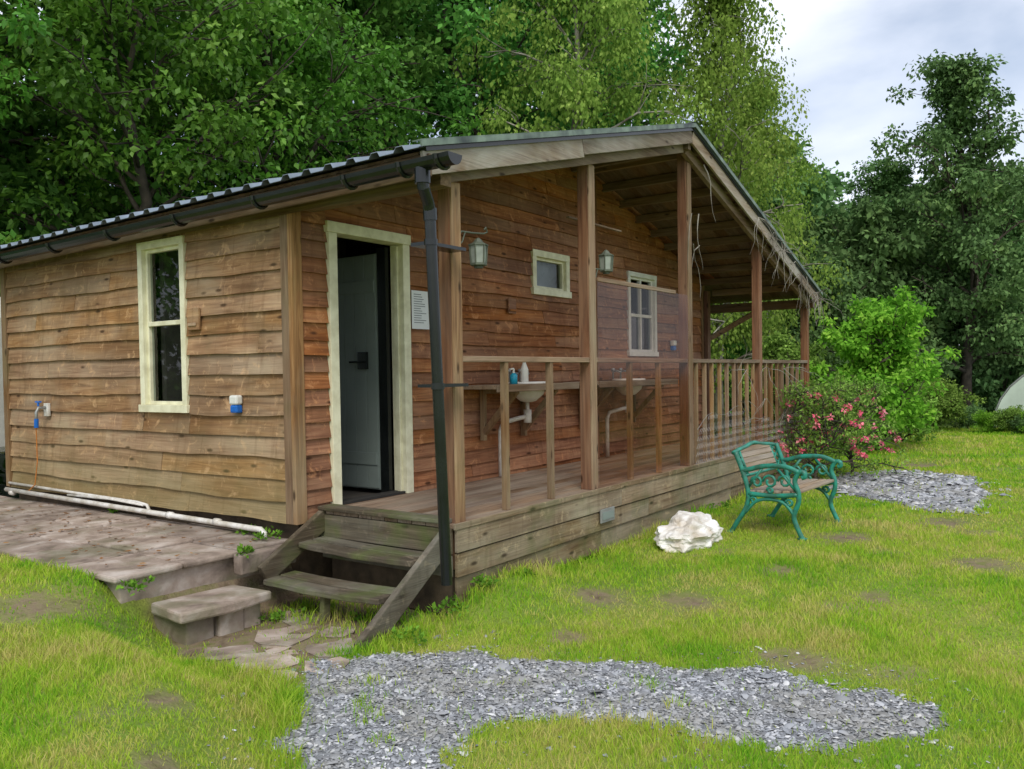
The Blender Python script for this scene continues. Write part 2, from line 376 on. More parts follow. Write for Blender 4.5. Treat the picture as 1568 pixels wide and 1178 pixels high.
# ------------------------------------------------------------------ patio and paving
def zr(X,Y=3.25):
    z=2.27+(X-3.74)*.2555 if X<=7.69 else 3.279-(X-7.69)*.297
    return z-.016*(Y-3.25)*max(0,min(1,(7.69-X)/3.9)) 
t=NT('paving'); o=t.obj(); r=t.attr('rnd')
c=t.ramp(t.noise(o,5,7,.4),[(.3,(.19,.145,.115)),(.5,(.38,.30,.245)),(.7,(.56,.49,.43))])
hv=t.n('ShaderNodeHueSaturation');t.l(c,hv.inputs['Color']);t.l(t.mr(r,0,1,.7,1.2),hv.inputs['Value'])
c=t.mix(t.mr(t.noise(o,2.2,6,.3),.48,.62,0,.55),hv.outputs[0],(.13,.135,.06))
t.bsdf(c,.8,t.bump(t.noise(o,25,4),.6,.012),spec=.35); M_pave=t.m
mb=MB(); y=4.66
while y<13:
    x=2.62+random.uniform(-.02,.03); w=random.uniform(.55,.7)
    while x<3.9:
        l=random.uniform(.38,.5); x1=min(x+l,3.93)
        if 3.93-x1<.15: x1=3.93
        dz=random.uniform(-.009,.009)
        mb.box(x+.007,x1-.007,y+.007,y+w-.007,-.235,-.19+dz); x=x1
    y+=w
mb.box(2.68,3.93,4.72,13.2,-.6,-.237)
mb.box(3.42,3.88,4.57,4.655,-.34,-.205)
mb.build('patio',M_pave,bevel=.012)
mb=MB()
vs=[(2.79,4.29),(3.12,4.24),(3.43,4.28),(3.41,4.64),(2.83,4.65)]
mb.add([(a,b,-.39+.012*math.sin(a*9)) for a,b in vs]+[(a,b,-.455) for a,b in vs],[(0,1,2,3,4),(9,8,7,6,5)]+[(i,5+i,5+(i+1)%5,(i+1)%5) for i in range(5)])
for (a,b,c_,d) in ((2.86,3.05,4.34,4.5),(3.07,3.25,4.32,4.5),(3.26,3.39,4.34,4.5)): mb.box(a,b,c_,d+.18,-.64,-.458)
mb.build('stone_step',M_pave,bevel=.014)
mb=MB()
for (cx,cy,rr) in ((2.95,3.70,.2),(3.27,3.60,.17),(3.3,3.98,.2),(2.93,4.05,.16),(3.05,3.40,.13),(2.82,3.47,.1),(3.62,4.2,.2),(3.12,3.85,.1),(3.5,3.75,.12)):
    n=9; a0=random.random()*6; pts=[(cx+rr*random.uniform(.65,1.15)*math.cos(a0+i*6.283/n),cy+rr*random.uniform(.65,1.15)*math.sin(a0+i*6.283/n)) for i in range(n)]
    z=float(H(cx,cy))+.006
    mb.add([(a,b,z+random.uniform(-.008,.008)) for a,b in pts]+[(a,b,z-.06) for a,b in pts],[tuple(range(n))]+[(i,(i+1)%n,n+(i+1)%n,n+i) for i in range(n)])
mb.build('flagstones',M_pave,bevel=.005)

# ------------------------------------------------------------------ cabin
cabin=empty('wooden_cabin')
X0,X1,Y0,Y1=3.92,11.16,4.6,8.77
ZB=-.08
W_L=(5.80,6.43,.68,2.05); DOOR=(4.22,5.08,0,2.065); W_S=(6.88,7.57,1.72,2.16); W_B=(8.90,9.66,1.13,2.13)
def siding(mp,u0,u1,z0,top,ops,exp,seg,mat,name):
    mb=MB(); z=z0
    zmax=max(top(u0+(u1-u0)*i/40) for i in range(41))
    while z<zmax:
        zb=z;zt=z+exp+.012
        cuts={u0,u1}
        for o in ops: 
            if o[2]<zt and o[3]>zb: cuts|={o[0],o[1]}
        u=u0+random.uniform(.3,seg)
        while u<u1-.3:
            if all(abs(u-c)>.2 for c in cuts): cuts.add(u)
            u+=random.uniform(seg*.6,seg*1.3)
        cs=sorted(cuts); ph=random.random()*9; amp=random.choice([.003,.005,.008])
        for a,b in zip(cs[:-1],cs[1:]):
            outj=random.uniform(-.003,.004)
            pcs=[(zb,zt)]; m=(a+b)/2
            for o in ops:
                if o[0]<=m<=o[1]:
                    n=[]
                    for p,q in pcs:
                        if o[3]<=p or o[2]>=q: n.append((p,q)); continue
                        if o[2]>p+.01: n.append((p,o[2]))
                        if o[3]<q-.01: n.append((o[3],q))
                    pcs=n
            r=random.random()
            for p,q in pcs:
                nc=max(2,int((b-a)/.11)+1); vs=[]
                for i in range(nc):
                    uu=a+.0015+(b-a-.003)*i/(nc-1); pp=p
                    if p==zb: pp=p+amp*math.sin(uu*3.1+ph)+.4*amp*math.sin(uu*11+ph*2)
                    qq=min(q,top(uu)); pp=min(pp,qq)
                    f=lambda zz:.010+outj+.022*(1-(zz-zb)/exp)
                    vs+=[mp(uu,f(pp),pp),mp(uu,f(qq),qq),mp(uu,0.0,pp)]
                fs=[]
                for i in range(nc-1):
                    j=i*3; fs+=[(j,j+3,j+4,j+1),(j,j+2,j+5,j+3)]
                fs+=[(0,1,2),((nc-1)*3,(nc-1)*3+2,(nc-1)*3+1)]
                mb.add(vs,fs,r)
        z+=exp*random.uniform(.96,1.04)
    return mb.build(name,mat,cabin)
siding(lambda u,o,z:(X0-o,u,z),Y0+.0,Y1,ZB,lambda u:2.20,[W_L],.148,2.9,M_sideY,'side_wall_boards')
siding(lambda u,o,z:(u,Y0-o,z),X0,X1,ZB,lambda u:zr(u,4.6)-.05,[DOOR,W_S,W_B],.118,1.9,M_sideX,'gable_wall_boards')
def backing(name,mk,u0,u1,z0,z1,ops,mat):
    us=sorted({u0,u1}|{o[0] for o in ops}|{o[1] for o in ops}); zs=sorted({z0,z1}|{min(max(o[2],z0),z1) for o in ops}|{min(max(o[3],z0),z1) for o in ops})
    mb=MB()
    for a,b in zip(us[:-1],us[1:]):
        for p,q in zip(zs[:-1],zs[1:]):
            if any(o[0]<=(a+b)/2<=o[1] and o[2]<=(p+q)/2<=o[3] for o in ops): continue
            mk(mb,a,b,p,q)
    return mb.build(name,mat,cabin)
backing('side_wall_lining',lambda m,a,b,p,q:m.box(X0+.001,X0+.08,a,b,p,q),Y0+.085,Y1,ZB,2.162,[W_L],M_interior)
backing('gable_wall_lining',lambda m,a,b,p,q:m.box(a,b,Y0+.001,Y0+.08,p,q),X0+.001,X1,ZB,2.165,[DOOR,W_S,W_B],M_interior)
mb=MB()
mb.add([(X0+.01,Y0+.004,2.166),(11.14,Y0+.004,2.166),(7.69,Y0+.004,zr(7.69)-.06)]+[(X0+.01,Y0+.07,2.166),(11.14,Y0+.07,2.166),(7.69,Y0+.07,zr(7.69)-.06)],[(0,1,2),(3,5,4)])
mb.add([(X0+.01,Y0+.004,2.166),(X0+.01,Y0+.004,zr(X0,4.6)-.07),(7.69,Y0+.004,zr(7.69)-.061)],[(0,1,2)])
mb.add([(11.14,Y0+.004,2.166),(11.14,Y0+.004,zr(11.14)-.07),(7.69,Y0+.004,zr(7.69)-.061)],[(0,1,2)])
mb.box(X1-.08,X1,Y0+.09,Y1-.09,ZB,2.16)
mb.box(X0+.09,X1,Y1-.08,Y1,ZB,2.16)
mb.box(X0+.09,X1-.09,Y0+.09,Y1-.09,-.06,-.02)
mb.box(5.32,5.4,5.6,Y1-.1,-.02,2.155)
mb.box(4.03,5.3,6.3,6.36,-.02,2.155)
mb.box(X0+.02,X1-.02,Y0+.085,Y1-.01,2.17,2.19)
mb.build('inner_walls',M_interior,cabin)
mb=MB(); mb.box(X0+.05,X1-.02,Y0+.05,Y1-.02,-.6,ZB-.002); mb.build('plinth',M_soilwall,cabin)
mb=MB()
mb.box(X0-.040,X0-.012,Y0-.0,Y0+.075,ZB,2.17); mb.box(X0-.040,X0+.055,Y0-.04,Y0-.002,ZB,2.17)
mb.box(X0-.045,X0-.012,Y1-.05,Y1+.03,ZB,2.1); mb.box(X1-.06,X1+.03,Y0-.045,Y0-.005,ZB,2.12)
mb.build('corner_boards',M_postF,cabin,bevel=.003)
def window(name,mp,o,w,hbars=(),vbars=(),fm=M_cream):
    u0,u1,z0,z1=o; mb=MB()
    def bx(a,b,p,q,oo0=-.05,oo1=.042):
        c=[mp(a,oo0,p),mp(b,oo1,q)]; x=sorted((c[0][0],c[1][0]));y=sorted((c[0][1],c[1][1])); mb.box(x[0],x[1],y[0],y[1],p,q)
    bx(u0,u0+w,z0+w,z1-w);bx(u1-w,u1,z0+w,z1-w);bx(u0,u1,z1-w,z1,-.05,.045);bx(u0-.015,u1+.015,z0,z0+w,-.05,.055)
    s=.028
    a,b,p,q=u0+w,u1-w,z0+w,z1-w
    bx(a,a+s,p,q,-.04,.006);bx(b-s,b,p,q,-.04,.006);bx(a+s,b-s,q-s,q,-.04,.006);bx(a+s,b-s,p,p+s,-.04,.006)
    for h in hbars: bx(a+s,b-s,h-.018,h+.018,-.035,.014)
    for v in vbars: bx(v-.016,v+.016,p+s,q-s,-.035,.010)
    mb.build(name+'_frame',fm,cabin,bevel=.003)
    g=MB(); g.add([mp(a+s,-.02,p+s),mp(b-s,-.02,p+s),mp(b-s,-.02,q-s),mp(a+s,-.02,q-s)],[(0,1,2,3)]); g.build(name+'_glass',M_glass,cabin)
mpL=lambda u,o,z:(X0-o,u,z); mpG=lambda u,o,z:(u,Y0-o,z)
window('side_window',mpL,W_L,.06,(1.39,))
window('small_window',mpG,W_S,.065)
window('basin_window',mpG,W_B,.055,(1.62,),(9.28,),M_white)
mb=MB(); mb.box(6.9,7.55,Y0+.085,Y0+.10,1.74,2.14); mb.build('window_blind',M_grey,cabin)
mb=MB(); w=.08
mb.box(4.22,4.22+w,Y0-.05,Y0+.09,0,1.985); mb.box(5.08-w,5.08,Y0-.05,Y0+.09,0,1.985); mb.box(4.205,5.095,Y0-.054,Y0+.09,1.986,2.065)
mb.box(4.22+w,4.22+w+.02,Y0+.0,Y0+.04,0,1.97); mb.box(5.08-w-.02,5.08-w,Y0,Y0+.04,0,1.97)
mb.build('door_frame',M_cream,cabin,bevel=.004)
mb=MB(); mb.box(4.3,5.0,Y0-.03,Y0+.09,.0,.018); mb.build('door_threshold',M_dark,cabin)
mb=MB()
ly=Y0+.20
mb.box(4.955,4.99,ly,ly+.76,.02,1.93)
for k in range(6): mb.box(4.947,4.954,ly+.01+k*.122,ly+.01+k*.122+.118,.03,1.92)
mb.box(4.935,4.946,ly+.02,ly+.74,.22,.32);mb.box(4.935,4.946,ly+.02,ly+.74,1.62,1.72)
mb.build('door_leaf',M_doorleaf,cabin,bevel=.002)
mb=MB(); mb.box(4.92,4.945,ly+.10,ly+.20,1.0,1.14); mb.tube([(4.93,ly+.15,1.06),(4.89,ly+.15,1.06),(4.89,ly+.26,1.06)],.009)
mb.tube([(4.93,ly+.58,.3),(4.88,ly+.58,.3),(4.86,ly+.72,.3)],.012)
mb.box(4.95,4.99,Y0+.10,Y0+.19,0,1.97)  # black strip stands in for the shade in the gap beside the leaf
mb.build('door_handle_and_gap_shade',M_black,cabin)
# roof
mb=MB()
def roofside(xa,xb):
    pr=[];y=3.22;P=.2
    while y<9.0:
        pr+=[(y,0),(y+.11,0),(y+.13,.03),(y+.18,.03)]; y+=P
    pr.append((y,0))
    vs=[];n=len(pr)
    for x in (xa,xb):
        for (yy,dz) in pr: vs.append((x,yy,zr(x,yy)+dz))
    vs2=[(a,b,c-.004) for a,b,c in vs]
    fs=[(i,i+1,n+i+1,n+i) for i in range(n-1)]
    b=2*n
    fs+= [(b+i,b+n+i,b+n+i+1,b+i+1) for i in range(n-1)]+[(i,b+i,b+i+1,i+1) for i in range(n-1)]+[(n+i,n+i+1,b+n+i+1,b+n+i) for i in range(n-1)]
    mb.add(vs+vs2,fs,.5)
EL,ER=3.69,12.12
roofside(EL,7.69); roofside(ER,7.69)
mb.build('roof_sheets',M_metalroof,cabin)
mb=MB()
vs=[]
for y in (3.19,9.1):
    vs+=[(7.48,y,zr(7.48,y)+.04),(7.69,y,zr(7.69,y)+.055),(7.90,y,zr(7.90,y)+.04)]
mb.add(vs,[(0,1,4,3),(1,2,5,4)])
for xa,xb in ((EL,7.69),(7.69,ER)):
    mb.beam((xa,3.205,zr(xa)+.018),(xb,3.205,zr(xb)+.018),.010,.034)
    mb.beam((xa,3.235,zr(xa)+.038),(xb,3.235,zr(xb)+.038),.07,.006)
mb.build('roof_trim',M_verge,cabin)
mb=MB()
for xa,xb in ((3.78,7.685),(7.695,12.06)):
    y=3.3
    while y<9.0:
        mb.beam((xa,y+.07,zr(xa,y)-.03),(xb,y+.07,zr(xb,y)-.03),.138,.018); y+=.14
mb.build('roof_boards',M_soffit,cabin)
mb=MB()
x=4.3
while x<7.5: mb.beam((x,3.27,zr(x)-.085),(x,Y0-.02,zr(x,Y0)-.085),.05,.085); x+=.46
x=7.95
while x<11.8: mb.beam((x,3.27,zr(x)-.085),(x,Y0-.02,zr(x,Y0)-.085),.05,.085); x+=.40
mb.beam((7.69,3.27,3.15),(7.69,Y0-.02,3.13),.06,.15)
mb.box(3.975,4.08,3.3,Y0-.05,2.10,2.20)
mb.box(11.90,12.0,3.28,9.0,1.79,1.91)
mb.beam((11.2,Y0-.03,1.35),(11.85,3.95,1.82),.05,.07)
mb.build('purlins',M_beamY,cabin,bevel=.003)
mb=MB()
mb.beam((3.79,3.22,zr(3.79,3.22)-.11),(3.79,9.1,zr(3.79,9.1)-.11),.022,.13)
mb.box(3.868,3.878,3.3,9.05,2.065,2.19)
mb.build('eaves_fascia',M_beamY,cabin)
mb=MB()
mb.beam((3.76,3.25,zr(3.76)-.095),(5.6,3.25,zr(5.6)-.095),.024,.14); mb.beam((5.603,3.25,zr(5.603)-.085),(7.685,3.25,zr(7.685)-.085),.024,.12)
mb.beam((7.695,3.25,zr(7.695)-.085),(9.9,3.25,zr(9.9)-.085),.024,.12); mb.beam((9.903,3.25,zr(9.903)-.09),(12.08,3.25,zr(12.08)-.09),.024,.13)
mb.build('barge_boards',M_barge,cabin,bevel=.003)
mb=MB()
mb.beam((4.08,3.345,zr(4.08)-.17),(7.66,3.345,zr(7.66)-.17),.05,.10);mb.beam((7.72,3.345,zr(7.72)-.17),(12.0,3.345,zr(12.0)-.17),.05,.10)
mb.build('gable_rafters',M_beamX,cabin,bevel=.003)
mb=MB()
for xa,xb in ((3.76,7.685),(7.695,12.08)):
    mb.beam((xa,3.245,zr(xa)-.012),(xb,3.245,zr(xb)-.012),.04,.03)
mb.build('verge_felt',M_black,cabin)
# posts
PX=(4.19,5.93,7.88,10.02,12.0)
mb=MB()
for i,px in enumerate(PX):
    zt=zr(px)-.06 if px<11 else 1.87
    mb.box(px-.05,px+.05,3.371,3.465,(-.002 if i else -.3),zt)
mb.box(X1-.02,X1+.08,Y0-.11,Y0-.05,0,2.05)
mb.box(8.0,8.09,Y0-.085,Y0-.034,0,zr(8)-.1)
mb.build('porch_posts',M_postZ,cabin,bevel=.006)
mb=MB()
for i,px in enumerate(PX[:3]):
    mb.box(px-.046,px+.046,3.355,3.3705,(-.0 if i else -.02),zr(px)-.225)  # paler slab colours in the lit front face of the post
mb.build('post_lit_faces',M_postF,cabin,bevel=.003)
RZ=1.045
mb=MB()
for a,b in zip(PX[:-1],PX[1:]): mb.box(a+.052,b-.052,3.365,3.425,RZ-.02,RZ+.02)
mb.build('handrail',M_deckX,cabin,bevel=.004)
mb=MB(); mb.box(11.96,12.02,3.47,4.5,RZ-.02,RZ+.02); mb.box(5.99,7.5,3.34,3.36,1.68,1.715)
mb.box(5.98,6.9,3.6,3.63,2.22,2.235)
mb.build('side_rails',M_beamX,cabin,bevel=.003)
mb=MB()
for x in (4.74,5.32,6.62,7.2): mb.box(x-.022,x+.022,3.372,3.416,0,RZ-.02)
for k in range(9): x=8.09+k*.212+random.uniform(-.01,.01); mb.box(x-.018,x+.018,3.376,3.412,.002,RZ-.02)
for k in range(8): x=10.24+k*.218; mb.box(x-.018,x+.018,3.376,3.412,.002,RZ-.02)
for k in range(6): y=3.6+k*.16; mb.box(11.972,12.006,y-.016,y+.016,.002,RZ-.02)
mb.build('balusters',M_postF,cabin,bevel=.003)
mb=MB(); mb.add([(5.99,3.352,.03),(7.81,3.352,.03),(7.81,3.352,1.69),(5.99,3.352,1.69)],[(0,1,2,3)]); mb.build('perspex_screen',M_perspex,cabin)
# wire mesh hung on the railing
mb=MB()
def mz(x): return .42+.10*math.sin(x*2.3)+.05*math.sin(x*7)
x=8.0
while x<11.9:
    pts=[];z=.0
    while z<mz(x): pts.append((x+(.02 if int(z/.04)%2 else -.02),3.345-.015*math.sin(z*6+x*3),z)); z+=.04
    if len(pts)>1: mb.tube(pts,.0016,3)
    x+=.045
for z0 in (.0,.1,.2,.3): 
    mb.tube([(8+i*.13,3.345-.01*math.sin(i),z0+.01*math.sin(i*1.7)) for i in range(30)],.0016,3)
mb.tube([(8+i*.13,3.345,mz(8+i*.13)) for i in range(30)],.002,3)
mb.build('wire_mesh',M_grey,cabin)
# deck
DE=12.06
mb=MB(); y=3.335
while y<Y0-.03:
    x=4.1
    while x<DE-.1:
        l=random.uniform(2.2,3.4); xe=min(x+l,DE); mb.box(x,xe-.004,y+.003,min(y+.119,Y0-.035),-.028,random.uniform(-.003,0)); x=xe
    y+=.122
mb.build('deck_boards',M_deckX,cabin,bevel=.003)
mb=MB()
for (z0,z1,dy) in ((-.185,-.03,0),(-.345,-.19,.012),(-.52,-.35,.03)):
    x=4.11+dy
    while x<DE-.1:
        l=random.uniform(1.8,3.6); xe=min(x+l,DE)
        if DE-xe<.5: xe=DE
        j=random.uniform(-.003,.003)
        mb.box(x,xe-.004,3.325+dy+j,3.35+dy,z0+random.uniform(0,.006),z1); x=xe
mb.box(4.08,DE+.02,3.315,3.333,-.032,.008)
mb.build('deck_side_boards',M_fascia,cabin,bevel=.004)
mb=MB(); mb.box(4.085,4.11,3.36,Y0-.045,-.19,-.03); mb.box(4.06,4.20,3.39,Y0-.045,.002,.03); mb.box(4.10,4.12,3.37,Y0-.045,-.34,-.2);mb.build('deck_end_board',M_stepY,cabin,bevel=.006)
mb=MB(); mb.box(4.14,DE-.05,3.4,4.5,-.6,-.2); mb.build('deck_void',M_soilwall,cabin)
mb=MB(); mb.box(5.93,6.16,3.308,3.3215,-.275,-.165); mb.build('vent_frame',M_grey,cabin,bevel=.003)
mb=MB(); mb.box(5.955,6.135,3.303,3.307,-.25,-.19); mb.build('vent_plate',M_doorleaf,cabin)
# steps
mb=MB()
def tread(x0,x1,z,sag,tilt):
    n=9; vs=[]
    for i in range(n):
        y=3.47+1.03*i/(n-1); s=-sag*math.sin(math.pi*i/(n-1))+tilt*(i/(n-1)-.5)
        w1=.006*math.sin(i*2.1+x0*9)
        vs+=[(x0+w1,y,z+s),(x1,y,z+s+.004),(x1,y,z-.036+s),(x0+w1,y,z-.036+s)]
    fs=[]
    for i in range(n-1):
        for k in range(4): fs.append((i*4+k,i*4+(k+1)%4,i*4+4+(k+1)%4,i*4+4+k))
    fs+=[(3,2,1,0),tuple((n-1)*4+k for k in range(4))]
    mb.add(vs,fs)
tread(3.83,3.945,-.19,.012,.012); tread(3.955,4.07,-.186,.006,.010)
tread(3.54,3.665,-.37,.016,-.014); tread(3.675,3.80,-.366,.010,-.012)
mb.build('step_treads',M_stepY,cabin,bevel=.006)
mb=MB()
mb.beam((4.16,3.435,-.08),(3.36,3.435,-.62),.045,.14); mb.beam((4.12,4.53,-.05),(3.56,4.53,-.36),.045,.14)
mb.beam((3.62,4.0,-.41),(3.6,4.0,-.62),.06,.04,up=(0,1,0))
mb.build('step_stringers',M_stepX,cabin,bevel=.008)
# gutter
mb=MB()
def gz(y): return 2.166-.0135*(y-3)
GXc=3.66
ys=[2.93+i*.3 for i in range(21)]+[9.2]; vs=[];fs=[];n=9
for y in ys:
    for rr in (.062,.056):
        for k in range(n):
            a=math.pi+math.pi*k/(n-1); vs.append((GXc+rr*math.cos(a),y,gz(y)+rr*math.sin(a)))
for i in range(len(ys)-1):
    for k in range(n-1):
        a=i*2*n+k;b=(i+1)*2*n+k; fs+=[(a,a+1,b+1,b),(a+n,b+n,b+n+1,a+n+1)]
    a=i*2*n;b=(i+1)*2*n; fs+=[(a,b,b+n,a+n),(a+n-1,a+2*n-1,b+2*n-1,b+n-1)]
mb.add(vs,fs,.5); mb.add([(GXc+.063*math.cos(math.pi+math.pi*k/8),2.93,gz(2.93)+.063*math.sin(math.pi+math.pi*k/8)) for k in range(9)],[tuple(range(9))])
for y in (3.02,3.3,3.75,4.6,5.5,6.4,7.3,8.2,9.0):
    mb.tube([(GXc+.068*math.cos(math.pi+math.pi*k/8),y,gz(y)+.068*math.sin(math.pi+math.pi*k/8)) for k in range(9)],.014,5)
gy=3.17
mb.tube([(GXc,gy,gz(gy)-.04),(GXc,gy,gz(gy)-.13)],.046,14)
mb.tube([(GXc,gy,gz(gy)-.10),(GXc+.005,gy,gz(gy)-.15),(3.74,3.20,gz(gy)-.22),(3.765,3.21,gz(gy)-.27)],.036,14)
mb.tube([(3.765,3.21,gz(gy)-.25),(3.768,3.21,gz(gy)-.32)],.041,14)
mb.tube([(3.765,3.21,gz(gy)-.27),(3.865,3.215,-.31)],.034,16)
for z in (1.70,.86): 
    xx=3.765+.1*(1.87-z)/2.2
    mb.tube([(xx,3.212,z),(xx,3.212,z+.035)],.041,14); mb.box(xx,4.14,3.24,3.37,z+.01,z+.03)
mb.build('gutter_downpipe',M_black,cabin,smooth=False)
# white pipes on side wall
mb=MB()
mb.tube([(3.84,8.72,-.10),(3.84,6.8,-.12),(3.84,4.98,-.135),(3.84,4.9,-.135),(3.84,4.86,-.16),(3.84,4.86,-.2)],.021,10)
mb.tube([(3.87,8.72,-.04),(3.87,7.5,-.055),(3.87,6.5,-.065),(3.86,6.35,-.075),(3.85,6.3,-.12)],.013,8)
mb.tube([(3.86,7.6,-.08),(3.86,6.9,-.065),(3.86,6.4,-.08)],.010,8)
for y in (8.6,6.0,5.4): mb.tube([(3.84,y-.03,-.125),(3.84,y+.03,-.124)],.027,10)
mb.build('waste_pipes',M_pipewhite,cabin,smooth=True)

# fittings ---------------------------------------------------------
tap=empty('outdoor_tap')
mb=MB(); mb.box(3.865,3.89,7.92,8.0,.62,.74); mb.build('back_plate',M_pipewhite,tap,bevel=.004)
mb=MB(); mb.tube([(3.87,7.96,.70),(3.80,7.96,.70),(3.78,7.96,.66),(3.78,7.96,.58)],.014); mb.build('spout',M_grey,tap,smooth=True)
mb=MB(); mb.tube([(3.80,7.96,.715),(3.80,7.96,.75)],.01); mb.beam((3.80,7.92,.755),(3.80,8.0,.755),.02,.015); mb.tube([(3.78,7.96,.60),(3.78,7.965,.52)],.02); mb.build('hose_connector',M_blue,tap)
mb=MB(); mb.tube([(3.78,7.97,.53),(3.82,8.05,.2),(3.84,8.15,-.02),(3.84,8.3,-.1)],.005); mb.build('string',M_orange,tap)
def dispenser(loc,axis):
    e=empty('soap_dispenser'); x,y,z=loc
    mb=MB(); 
    if axis=='x': mb.box(x-.06,x,y-.045,y+.045,z,z+.07)
    else: mb.box(x-.045,x+.045,y-.06,y,z,z+.07)
    mb.build('white_cap',M_white,e,bevel=.015)
    mb=MB()
    if axis=='x': mb.box(x-.055,x,y-.04,y+.04,z-.06,z-.001)
    else: mb.box(x-.04,x+.04,y-.055,y,z-.06,z-.001)
    mb.build('blue_tank',M_blue,e,bevel=.012)
dispenser((3.888,5.17,.75),'x'); dispenser((10.1,4.57,1.27),'y')
def plaque(loc,axis):
    e=empty('wooden_plaque'); x,y,z=loc; mb=MB()
    if axis=='x': mb.box(x-.02,x,y-.075,y+.075,z-.085,z+.085); mb.box(x-.03,x-.021,y-.05,y+.05,z-.055,z-.03)
    else: mb.box(x-.06,x+.06,y-.02,y,z-.07,z+.07); mb.box(x-.05,x+.05,y-.03,y-.021,z-.05,z-.03)
    mb.build('board',M_sideY if axis=='x' else M_sideX,e,bevel=.004)
plaque((3.884,5.68,1.40),'x'); plaque((6.5,4.564,1.58),'y')
note=empty('paper_notice')
mb=MB(); mb.box(5.10,5.31,4.556,4.559,1.32,1.63); mb.build('sheet',M_paper,note)
mb=MB()
for k in range(13):
    z=1.60-k*.019; mb.box(5.125,5.125+random.uniform(.08,.16),4.554,4.5555,z-.003,z+.002)
mb.build('text_lines',M_ink,note)
def lantern(x,y,z,post_x,up=False):
    e=empty('hanging_lantern')
    mb=MB(); mb.tube([(post_x,y,z+.0),(post_x+.03,y,z+.045),(x-.05,y,z+.05),(x+.06,y,z+.06),(x+.10,y,z+.075),(x+.085,y,z+.105),(x+.065,y,z+.085)],.006,6)
    mb.tube([(post_x,y,z-.05),(post_x+.04,y,z-.02),(post_x+.07,y,z+.045)],.005,6)
    top=z+.045 if not up else z+.24
    c=top-.02
    def ring(r,zz,n=6): return [(x+r*math.cos(i*2*math.pi/n+.3),y+r*math.sin(i*2*math.pi/n+.3),zz) for i in range(n)]
    def loft(rs,m):
        vs=[];n=6
        for r,zz in rs: vs+=ring(r,zz)
        fs=[(i*n+k,i*n+(k+1)%n,(i+1)*n+(k+1)%n,(i+1)*n+k) for i in range(len(rs)-1) for k in range(n)]
        fs+=[tuple(range(n))[::-1],tuple((len(rs)-1)*n+k for k in range(n))]; m.add(vs,fs)
    loft([(.006,c),(.02,c-.01),(.035,c-.03),(.068,c-.045),(.068,c-.052)],mb)
    loft([(.05,c-.185),(.056,c-.18),(.056,c-.168),(.05,c-.165)],mb); loft([(.03,c-.20),(.03,c-.186)],mb)
    a=ring(.06,c-.05);b=ring(.052,c-.17)
    for p,q in zip(a,b): mb.tube([p,q],.0055,5)
    mb.build('metal_frame',M_lantern,e)
    g=MB(); loft([(.048,c-.168),(.056,c-.053)],g); g.build('glass',M_frost,e)
lantern(4.45,3.38,1.82,4.24); lantern(6.2,3.38,1.74,5.98,True)

def washstand(xa,xb):
    e=empty('wash_stand'); zt=.85
    mb=MB(); mb.box(xa,xb,4.14,4.56,zt-.035,zt); mb.box(xa,xb,4.125,4.139,zt-.06,zt+.003); mb.build('counter',M_deckX,e,bevel=.004)
    mb=MB()
    for x in (xa+.35,xb-.35):
        mb.beam((x,4.54,.80),(x,4.54,.35),.05,.04,up=(1,0,0)); mb.beam((x,4.18,.79),(x,4.53,.42),.05,.045,up=(1,0,0)); mb.box(x-.025,x+.025,4.16,4.52,.77,.812)
    mb.build('brackets',M_postF,e,bevel=.003)
    mb=MB(); xc=(xa+xb)/2+.12
    n=20
    def ov(rx,ry,z): return [(xc+rx*math.cos(i*2*math.pi/n),4.35+ry*math.sin(i*2*math.pi/n),z) for i in range(n)]
    rs=[ov(.225,.165,zt+.018),ov(.235,.175,zt+.006),ov(.20,.15,zt-.02),ov(.17,.13,zt-.10),ov(.08,.07,zt-.16),ov(.03,.03,zt-.17)]
    vs=[p for r in rs for p in r]; fs=[(i*n+k,i*n+(k+1)%n,(i+1)*n+(k+1)%n,(i+1)*n+k) for i in range(len(rs)-1) for k in range(n)]; fs.append(tuple((len(rs)-1)*n+k for k in range(n)))
    rs2=[ov(.225,.165,zt+.018),ov(.195,.135,zt+.012),ov(.16,.11,zt-.08),ov(.04,.04,zt-.13)]
    b=len(vs); vs+=[p for r in rs2 for p in r]; fs+=[(b+i*n+k,b+i*n+(k+1)%n,b+(i+1)*n+(k+1)%n,b+(i+1)*n+k) for i in range(3) for k in range(n)]
    mb.add(vs,fs); mb.build('basin',M_white,e,smooth=True)
    mb=MB()
    for dx in (-.09,.09):
        mb.tube([(xc+dx,4.5,zt+.01),(xc+dx,4.5,zt+.09),(xc+dx,4.46,zt+.11),(xc+dx,4.40,zt+.09)],.011,8); mb.tube([(xc+dx,4.5,zt+.10),(xc+dx,4.5,zt+.14)],.02,8)
    mb.build('taps',M_grey,e,smooth=True)
    mb=MB(); mb.tube([(xc,4.36,zt-.17),(xc,4.36,zt-.32)],.018,10); mb.tube([(xc,4.36,zt-.24),(xc,4.36,zt-.36)],.036,12)
    mb.tube([(xc,4.36,zt-.30),(xc-.12,4.40,zt-.32),(xc-.22,4.48,zt-.35),(xc-.24,4.5,zt-.42),(xc-.24,4.5,.01)],.021,10); mb.build('waste_trap',M_pipewhite,e,smooth=True)
washstand(5.66,7.0); washstand(7.4,9.3)
bt=empty('soap_bottle')
mb=MB(); mb.tube([(6.12,4.28,.852),(6.12,4.28,.93),(6.12,4.28,.95)],[.034,.034,.015],12); mb.build('body',M_cyan,bt,smooth=True)
mb=MB(); mb.tube([(6.12,4.28,.95),(6.12,4.28,.985)],.01,8); mb.beam((6.12,4.28,.99),(6.07,4.28,.985),.015,.012); mb.build('pump',M_white,bt)
bt=empty('spray_bottle')
